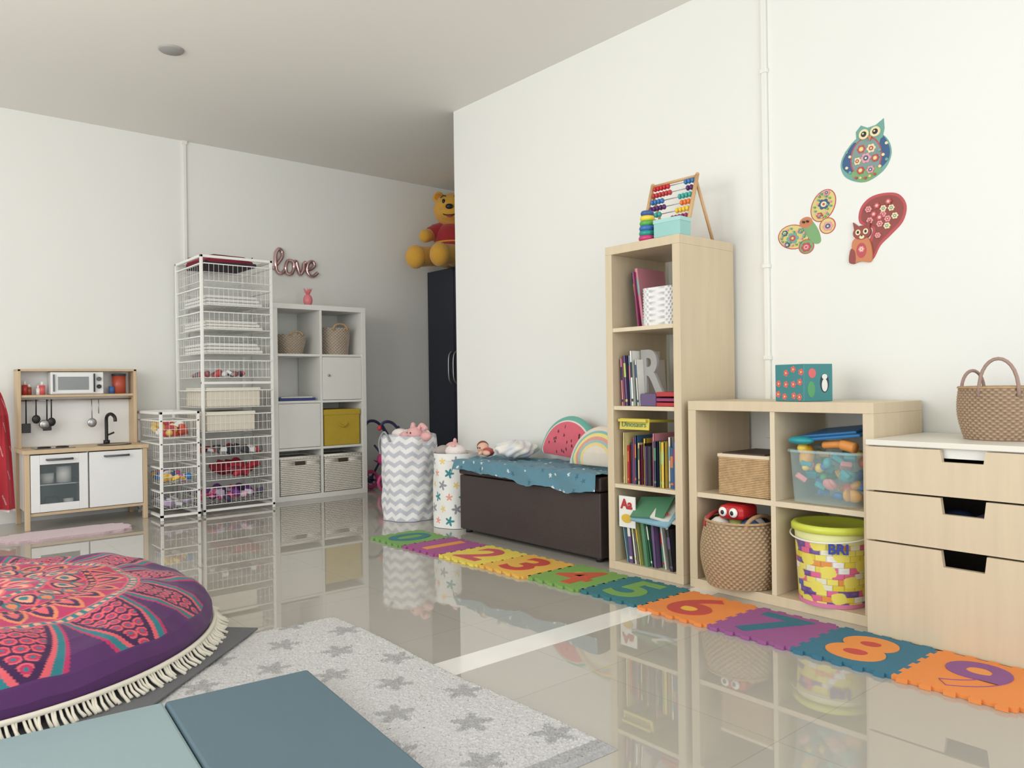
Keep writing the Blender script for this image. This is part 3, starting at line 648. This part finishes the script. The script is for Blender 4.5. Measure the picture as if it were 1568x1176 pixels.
for c in (.958,1.28):
    b.tube([(c-.07,y0+.002,.425),(c-.07,y0-.022,.425),(c+.07,y0-.022,.425),(c+.07,y0+.002,.425)],.0065,hd,8)
b.cyl((.91,y0+.14,.27),(.91,y0+.14,.33),.04,whitelac,seg=20);b.cyl((1.0,y0+.12,.27),(1.0,y0+.12,.37),.042,whitelac,seg=20);b.cyl((.94,y0+.14,.105),(.94,y0+.14,.18),.05,black,seg=20);b.cyl((1.03,y0+.16,.105),(1.03,y0+.16,.16),.03,whitelac,seg=20)
mx0,mx1=.955,1.262
b.bx(mx0,mx1,5.70,y1-.014,.822,.966,kw,.004); b.bx(mx0+.005,mx1-.055,5.692,5.70,.828,.96,kw,.002); b.bx(mx0+.04,mx1-.09,5.689,5.693,.85,.935,C('micro_window',(140,145,145),.2)); b.bx(mx0+.012,mx0+.02,5.68,5.692,.84,.95,hd)
b.bx(mx1-.062,mx1-.054,5.68,5.692,.835,.955,black); b.ell(0,0,.014,.014,.01,hd,T(mx1-.028,5.70,.92)@P4); b.ell(0,0,.014,.014,.01,black,T(mx1-.028,5.70,.87)@P4)
b.bx(.84,1.06,5.52,5.70,.486,.489,C('hob_grey',(60,64,68),.2),.001)
for c in (.90,1.0): b.tube([(c+.035*math.cos(a),5.61+.035*math.sin(a),.491) for a in [2*pi*i/20 for i in range(20)]],.003,black,6,closed=True)
b.lathe((1.30,5.60,.482),[(0,.003),(.07,.003),(.085,.006),(.1,.009),(.102,.005)],black)
b.tube(cr([(1.285,5.74,.486),(1.285,5.74,.60),(1.285,5.73,.665),(1.30,5.69,.685),(1.315,5.65,.665),(1.317,5.645,.635)]),.011,black,10); b.cyl((1.285,5.74,.486),(1.285,5.74,.51),.02,black); b.tube([(1.285,5.74,.54),(1.33,5.73,.56)],.006,black)
b.tube([(x0+.02,5.76,.785),(x1_-.02,5.76,.785)],.005,steel,8)
for x,l in ((.825,.15),(.88,.10),(.94,.14),(.965,.12)):
    b.tube([(x,5.75,.79),(x,5.745,.775),(x,5.75,.785-l)],.004,black,6)
    if l>.13: b.box((x,5.745,.785-l-.025),(.05,.006,.06),black,bev=.01)
    else: b.sph((x,5.745,.785-l-.02),(.024,.012,.028),black)
b.sph((.925,5.745,.63),(.03,.012,.03),steel)
b.tube([(1.20,5.75,.79),(1.20,5.745,.65)],.003,steel,6); b.sph((1.20,5.745,.63),(.028,.01,.03),steel)
b.cyl((1.24,5.745,.79),(1.24,5.745,.69),.003,steel)
for x,h,r,c in ((.82,.09,.016,(190,60,56)),(.845,.07,.013,(150,70,50)),(.915,.085,.018,(216,100,100)),(.893,.06,.012,(240,235,230))):
    m=C('jar_%d_%d_%d'%c,c,.35); b.cyl((x,5.75,.821),(x,5.75,.821+h*.7),r,m); b.cyl((x,5.75,.821+h*.7),(x,5.75,.821+h),r*.5,whitelac)
b.cyl((1.37,5.76,.821),(1.37,5.76,.94),.042,C('jar_red',(180,80,60),.35)); b.cyl((1.37,5.76,.94),(1.37,5.76,.955),.044,C('jar_lid',(60,60,70))); b.cyl((1.32,5.74,.821),(1.32,5.74,.87),.018,C('cup_blue',(60,100,160)))
b.finish()
b=B('red_apron')
def af(U,W):
    w=.025+.085*(1-W)**.55; x=.655-.02*(1-W)+(U-.5)*2*w; return x,5.60+(.030*np.sin(U*13+W*3)+.010*np.sin(U*29))*(1-W*.6)+.02*(1-W)+.14*np.clip((W-.8)/.2,0,1),.11+.74*W
def ac(U,W):
    c=np.zeros(U.shape+(3,)); c[...]=(180,44,56); m=(np.abs(((U*3+W*3)%1)-.5)<.03)&(np.abs(((W*5)%1)-.5)<.2); c[m]=(214,180,182); c[(W<.02)]=(225,210,210); return c
b.grid(af,80,140,painted,col=ac); b.grid(lambda U,W:[a+(.006 if i==1 else 0) for i,a in enumerate(af(U,W))],40,40,painted,col=lambda U,W:np.broadcast_to((165,38,50),U.shape+(3,)))
b.tube([(.655,5.88,.862),(.655,5.76,.852),(.655,5.745,.868)],.006,steel,6); b.finish()
b=B('pink_scalloped_rug')
pts=[]
for i in range(120):
    a=2*pi*i/120; x=math.copysign(abs(math.cos(a))**.5,math.cos(a)); y=math.copysign(abs(math.sin(a))**.5,math.sin(a)); k=1+.035*math.cos(14*a)
    pts.append((.95+.33*k*x,5.20+.15*k*y))
b.prism(pts,.012,C('pink_plush_rug',(200,172,178),.95,bump=.6,bscale=80,sheen=.4)); b.finish()
# ---------------------------------------------------------------- wardrobe & bear
b=B('navy_wardrobe'); nv=C('navy_lacquer',(28,34,50),.4,var=.02); X=3.97
b.bx(X+.02,4.55,4.95,5.865,.0,1.87,nv,.004)
b.bx(X,X+.019,5.465,5.862,.06,1.868,nv,.004); b.bx(X,X+.019,4.953,5.459,.06,1.868,nv,.004)
for y in (5.43,5.50): b.tube(cr([(X,y,.86),(X-.03,y,.9),(X-.036,y,1.0),(X-.03,y,1.1),(X,y,1.14)]),.007,steel,8)
b.finish()
b=B('bear_plush'); ye=C('plush_yellow',(220,166,62),.95,bump=.5,bscale=90,sheen=.3); rd=C('plush_red',(168,44,50),.95,bump=.4,bscale=90,sheen=.3)
F=math.atan2(-.72,-.69)
b.M=T(4.07,5.60,1.876)@Matrix.Rotation(F,4,'Z')   # local +x = front
b.sph((0,0,.176),(.165,.175,.17),ye); b.sph((0,0,.26),(.158,.168,.155),rd); b.lathe((0,0,.17),[(.15,-.02),(.178,0),(.176,.02),(.16,.05)],rd)
b.sph((.02,0,.52),(.155,.165,.15),ye); b.sph((.10,0,.48),(.10,.115,.075),ye); b.sph((.195,0,.515),(.024,.034,.024),black)
for s in (1,-1):
    b.sph((-.02,s*.125,.645),(.03,.052,.052),ye); b.sph((.008,s*.125,.643),(.01,.032,.032),C('plush_ear',(196,130,40),.95))
    b.sph((.157,s*.055,.57),(.012,.014,.02),black); b.tube(cr([(.135,s*.085,.605),(.145,s*.06,.622),(.15,s*.035,.615)]),.005,black,6)
b.tube(cr([(.165,-.065,.465),(.19,-.04,.445),(.198,0,.44),(.19,.04,.445),(.165,.065,.465)]),.005,black,6); b.sph((.185,0,.435),(.012,.025,.012),C('plush_tongue',(200,60,60)))
for s,tg in ((-1,(.16,-.22,.27)),(1,(.14,.23,.20))):
    b.tube(cr([(.02,s*.12,.34),(.07,s*.19,.30),tg]),[.062]*8+[.056]*8+[.05],ye,14); b.tube(cr([(0,s*.10,.35),(.05,s*.16,.32),(.07,s*.185,.30)]),[.07]*8+[.065]*8+[.062],rd,14); b.sph(tg,(.052,.052,.056),ye)
b.M=Matrix()
for p,q,fo in (((4.04,5.60,1.97),(3.88,5.59,1.972),(3.63,5.53,1.935)),((4.04,5.52,1.97),(3.92,5.43,1.972),(3.76,5.36,1.945))):
    b.tube(cr([p,q,fo]),[.09]*8+[.086]*8+[.08],ye,18); b.sph(fo,(.085,.092,.10),ye)
b.finish()
b=B('doll_stroller'); pkp=C('stroller_pink',(206,76,134),.4); dkb=C('stroller_navy',(58,58,92),.4)
for x,y in ((3.22,5.38),(3.22,5.62),(3.50,5.38),(3.50,5.62)):
    b.tube([(x+.065*math.cos(a),y,.08+.065*math.sin(a)) for a in [2*pi*i/24 for i in range(24)]],.014,pkp,8,closed=True); b.sph((x,y,.08),(.03,.012,.03),dkb)
    for k in range(3): b.wire((x-.06*math.cos(k*1.05),y,.08-.06*math.sin(k*1.05)),(x+.06*math.cos(k*1.05),y,.08+.06*math.sin(k*1.05)),.005,pkp)
for y in (5.38,5.62):
    b.tube([(3.22,y,.08),(3.42,y,.40),(3.34,y,.52)],.009,dkb,8); b.tube([(3.50,y,.08),(3.26,y,.36)],.009,dkb,8)
    b.tube(cr([(3.40,y,.42),(3.30,y,.54),(3.22,y,.56),(3.17,y,.52)]),.012,dkb,8); b.sph((3.17,y,.515),(.018,.018,.022),C('grip_red',(200,60,70)))
b.tube([(3.22,5.38,.08),(3.22,5.62,.08)],.006,dkb); b.tube([(3.5,5.38,.08),(3.5,5.62,.08)],.006,dkb)
b.grid(lambda U,W:(3.24+.2*W,5.385+.23*U,.24-.08*np.sin(pi*W)+.12*W),12,14,C('stroller_seat',(216,100,150),.8)); b.sph((3.30,5.50,.25),(.07,.09,.06),pkp); b.finish()
# ---------------------------------------------------------------- rugs & mats
b=B('grey_star_rug')
RX0,RX1,RY0,RY1=.10,1.335,1.22,2.60
stars=[(RX0+.09+.215*i+(.105 if j%2 else 0),RY0+.14+.175*j,.35*((i*7+j*3)%5)) for i in range(7) for j in range(8)]
def rc(U,W):
    x=RX0+(RX1-RX0)*U; y=RY0+(RY1-RY0)*W; n=rng.normal(0,3.5,U.shape)
    c=np.stack([206+n,205+n,205+n],-1)
    for sx,sy_,ro in stars:
        dx=x-sx+rng.normal(0,.003,U.shape); dy=y-sy_+rng.normal(0,.003,U.shape)
        r=np.hypot(dx,dy); a=np.arctan2(dy,dx)+ro; m=r<.040+.016*np.cos(5*a); c[m]=c[m]*.84
    m=(y<RY0+.055); c[m]=c[m]*.85; m=(W<.008)|(U>.992)|(U<.008)|(W>.992); c[m]=c[m]*.95
    return c
def rf(U,W):
    e=np.minimum(np.minimum(U,1-U)*90,np.minimum(W,1-W)*90); e=np.clip(e,0,1)
    x=RX0+(RX1-RX0)*U; y=RY0+(RY1-RY0)*W
    return x+rng.normal(0,.001,U.shape)+.006*np.sin(y*6),y+rng.normal(0,.001,U.shape)+.006*np.sin(x*7),.0005+.012*e+rng.normal(0,.0011,U.shape)*e+.002*np.sin(x*11)*np.sin(y*9)*e
rugm=M('shag_rug',vcol=True,rough=1,var=.06,vscale=60,bump=.3,bscale=400)
b.grid(rf,400,440,rugm,col=rc); b.finish()
b=B('charcoal_mat'); b.M=T(1.05,2.61,.018)@Matrix.Rotation(math.atan2(-.69,-.72),4,'Z')
b.bx(0,1.25,-1.25,0,0,.007,C('charcoal_foam',(104,105,108),.9,bump=.3,bscale=200),.003); b.finish()
b=B('folding_play_mat'); b.M=T(.965,2.05,.026)@Matrix.Rotation(math.radians(-5.5),4,'Z')
b.bx(-.375,0,-1.3,0,0,.03,C('mat_slate_teal',(92,116,128),.5,bump=.05,bscale=300,var=.02),.008)
lit_teal=C('mat_teal_lit',(146,168,172),.45,bump=.05,bscale=300,var=.02)  # paler panels: window light reflecting off the mat, put into the colour
b.bx(-.76,-.378,-1.3,0,0,.03,lit_teal,.008)
b.bx(-1.14,-.763,-1.3,0,0,.03,lit_teal,.008); b.finish()
# ---------------------------------------------------------------- mandala cushion
b=B('mandala_floor_cushion'); CX,CY,R=.20,2.97,.775; mx_,my_=.29,2.86; RM=.62
prof=[(0,.235),(.2,.236),(.4,.232),(.6,.222),(.75,.208),(.86,.185),(.93,.155),(.975,.12),(1.0,.085),(.99,.05),(.95,.02),(.8,.003),(0,.003)]
pr=np.array(prof); tt=np.linspace(0,1,len(pr))
ts=np.concatenate([np.interp(np.linspace(0,9,280),np.arange(10),tt[:10]),np.interp(np.linspace(9.2,12,10),np.arange(13),tt)])
def prof_s(W):
    q=np.interp(W,np.linspace(0,1,len(ts)),ts); return np.interp(q,tt,pr[:,0]),np.interp(q,tt,pr[:,1])
def cf(U,W):
    r,z=prof_s(W); a=2*pi*U
    x=CX+R*r*np.cos(a); y=CY+R*r*np.sin(a)
    z=z+(.012*nse(x*1.5,y*1.5)+.005*nse(x*4,y*4)+.003*np.sin(9*a+3)*r)*np.clip(z/.1,0,1)
    return x,y,z+.008
PUR,DPU,COR,TEA,ORA,CRI,PEA=(86,44,98),(64,30,76),(224,96,106),(44,122,132),(230,134,96),(188,50,98),(238,164,136)
def ring(a,n,ph=0): return np.abs(((a*n/(2*pi)+ph)%1)-.5)*2
def petal(r,a,n,r0,r1,w=1.,ph=0):
    t=(r-r0)/(r1-r0); return (t>0)&(t<1)&(ring(a,n,ph)<w*np.sin(pi*np.clip(t,0,1)**.75))
def lobe(r,a,n,r0,r1,w=1.,ph=0):   # broad base, ogee tip
    t=np.clip((r-r0)/(r1-r0),0,1); return (r>r0)&(r<r1)&(ring(a,n,ph)<w*((1-t)**.9*(1+.9*t)))
def mc(U,W):
    r0,z=prof_s(W); a0=2*pi*U; x=CX+R*r0*np.cos(a0)-mx_; y=CY+R*r0*np.sin(a0)-my_
    ra=np.array(np.hypot(x,y)/RM); a=np.arctan2(y,x)+.22; c=np.zeros(U.shape+(3,)); c[...]=PUR
    def S(m,q): c[m]=q
    N=12
    S(lobe(ra,a,N,.60,1.19,1.),CRI); S(lobe(ra,a,N,.60,1.15,.95),TEA); S(lobe(ra,a,N,.60,1.09,.84),COR); S(lobe(ra,a,N,.60,1.05,.78),DPU)
    # scale dots inside the lobes
    inside=lobe(ra,a,N,.60,1.01,.68); rr=ra/.048; row=np.floor(rr); fr=rr-row-.5
    nn=ring(a,84,0); nn2=ring(a,84,.5); n3=np.where(row%2==0,nn,nn2)
    dd=np.hypot(fr*1.0,n3*.5*.95)
    S(inside&(dd<.46),COR); S(inside&(dd<.30),CRI); S(inside&(dd<.13),TEA)
    S(ra<.70,COR); S(ra<.688,TEA); S((ra<.682)&(ra>.655)&(ring(a,90)<.55),PEA); S(ra<.648,COR); S(ra<.638,CRI)
    S(lobe(ra,a,28,.50,.636,.95),ORA); S(lobe(ra,a,28,.50,.61,.7),DPU); S(lobe(ra,a,28,.50,.575,.4),COR)
    S(ra<.505,COR); S(ra<.495,DPU); S((ra<.49)&(ra>.465)&(ring(a,64)<.5),ORA); S(ra<.458,COR); S(ra<.45,CRI)
    S(petal(ra,a,16,.28,.455,1.0),COR); S(petal(ra,a,16,.295,.435,.78),DPU); S(petal(ra,a,16,.31,.415,.55),PEA); S(petal(ra,a,16,.33,.38,.3),TEA)
    S(petal(ra,a,16,.37,.452,.5,.5),TEA); S(petal(ra,a,16,.385,.44,.3,.5),ORA)
    S(ra<.285,COR); S(ra<.275,TEA); S((ra<.27)&(ra>.25)&(ring(a,36)<.5),PEA); S(ra<.245,CRI)
    S(petal(ra,a,8,.07,.243,.98),COR); S(petal(ra,a,8,.085,.22,.74),PEA); S(petal(ra,a,8,.1,.19,.45),CRI); S(petal(ra,a,8,.15,.24,.35,.5),TEA)
    S(ra<.08,DPU); S(ra<.06,COR); S(ra<.03,PEA)
    m=((z<.125)&(W>.4)); c[m]=PUR
    return c
b.grid(cf,1000,290,painted,col=mc,cu=True)
frg=C('fringe_cream',(228,222,206),.95)
b.tube([(CX+(R+.006)*math.cos(a),CY+(R+.006)*math.sin(a),.062) for a in [2*pi*i/120 for i in range(120)]],.008,frg,8,closed=True)
for i in range(400):
    a=2*pi*(i+random.uniform(-.3,.3))/400; l=random.uniform(.024,.045)
    p=Vector((CX+(R+.008)*math.cos(a),CY+(R+.008)*math.sin(a),.058)); o=Vector((math.cos(a),math.sin(a),0))
    sd_=Vector((-math.sin(a),math.cos(a),0))*random.uniform(-.009,.009)
    b.tube([p,p+o*l*.35+sd_*.5+Vector((0,0,-.018)),p+o*l+sd_+Vector((0,0,-.034+random.uniform(0,.006)))],[.0036,.0042,.0052],frg,6)
b.finish()
# ---------------------------------------------------------------- camera
cam=bpy.data.cameras.new('camera'); co=bpy.data.objects.new('camera',cam); bpy.context.scene.collection.objects.link(co)
a=.7021; ro=-.0134; fw=Vector((math.sin(a),math.cos(a),-.0004)).normalized(); r=Vector((math.cos(a),-math.sin(a),0)); u=r.cross(fw)
r2=r*math.cos(ro)+u*math.sin(ro); u2=-r*math.sin(ro)+u*math.cos(ro)
m=Matrix((r2,u2,-fw)).transposed().to_4x4(); m.translation=Vector((0,0,.8515)); co.matrix_world=m
cam.sensor_width=36; cam.lens=36*1189/1568; cam.clip_start=.02
bpy.context.scene.camera=co
# ---------------------------------------------------------------- light
w=bpy.data.worlds.new('world'); bpy.context.scene.world=w; w.use_nodes=True; bg_=w.node_tree.nodes['Background']
bg_.inputs['Color'].default_value=(.94,.98,1,1); bg_.inputs['Strength'].default_value=1.15
def area(name,loc,target,sx,sy,e,c=(1,1,1)):
    l=bpy.data.lights.new(name,'AREA'); l.shape='RECTANGLE'; l.size=sx; l.size_y=sy; l.energy=e; l.color=c
    o=bpy.data.objects.new(name,l); o.location=loc; o.rotation_euler=(Vector(target)-Vector(loc)).to_track_quat('-Z','Y').to_euler(); bpy.context.scene.collection.objects.link(o)
area('window_light',(-2.5,2.4,1.5),(3,2.6,1.2),3.2,2.0,66,(1,.99,.96))
area('patio_door_light',(.8,-1.5,1.4),(1.6,5,1.2),2.6,2.1,38,(1,.99,.98))
area('uplighter_lamp',(-.6,2.6,1.9),(.4,3.0,2.66),.8,.8,18,(1,.92,.8))
sc_=bpy.context.scene; sc_.view_settings.view_transform='Standard'; sc_.view_settings.look='None'; sc_.view_settings.exposure=0
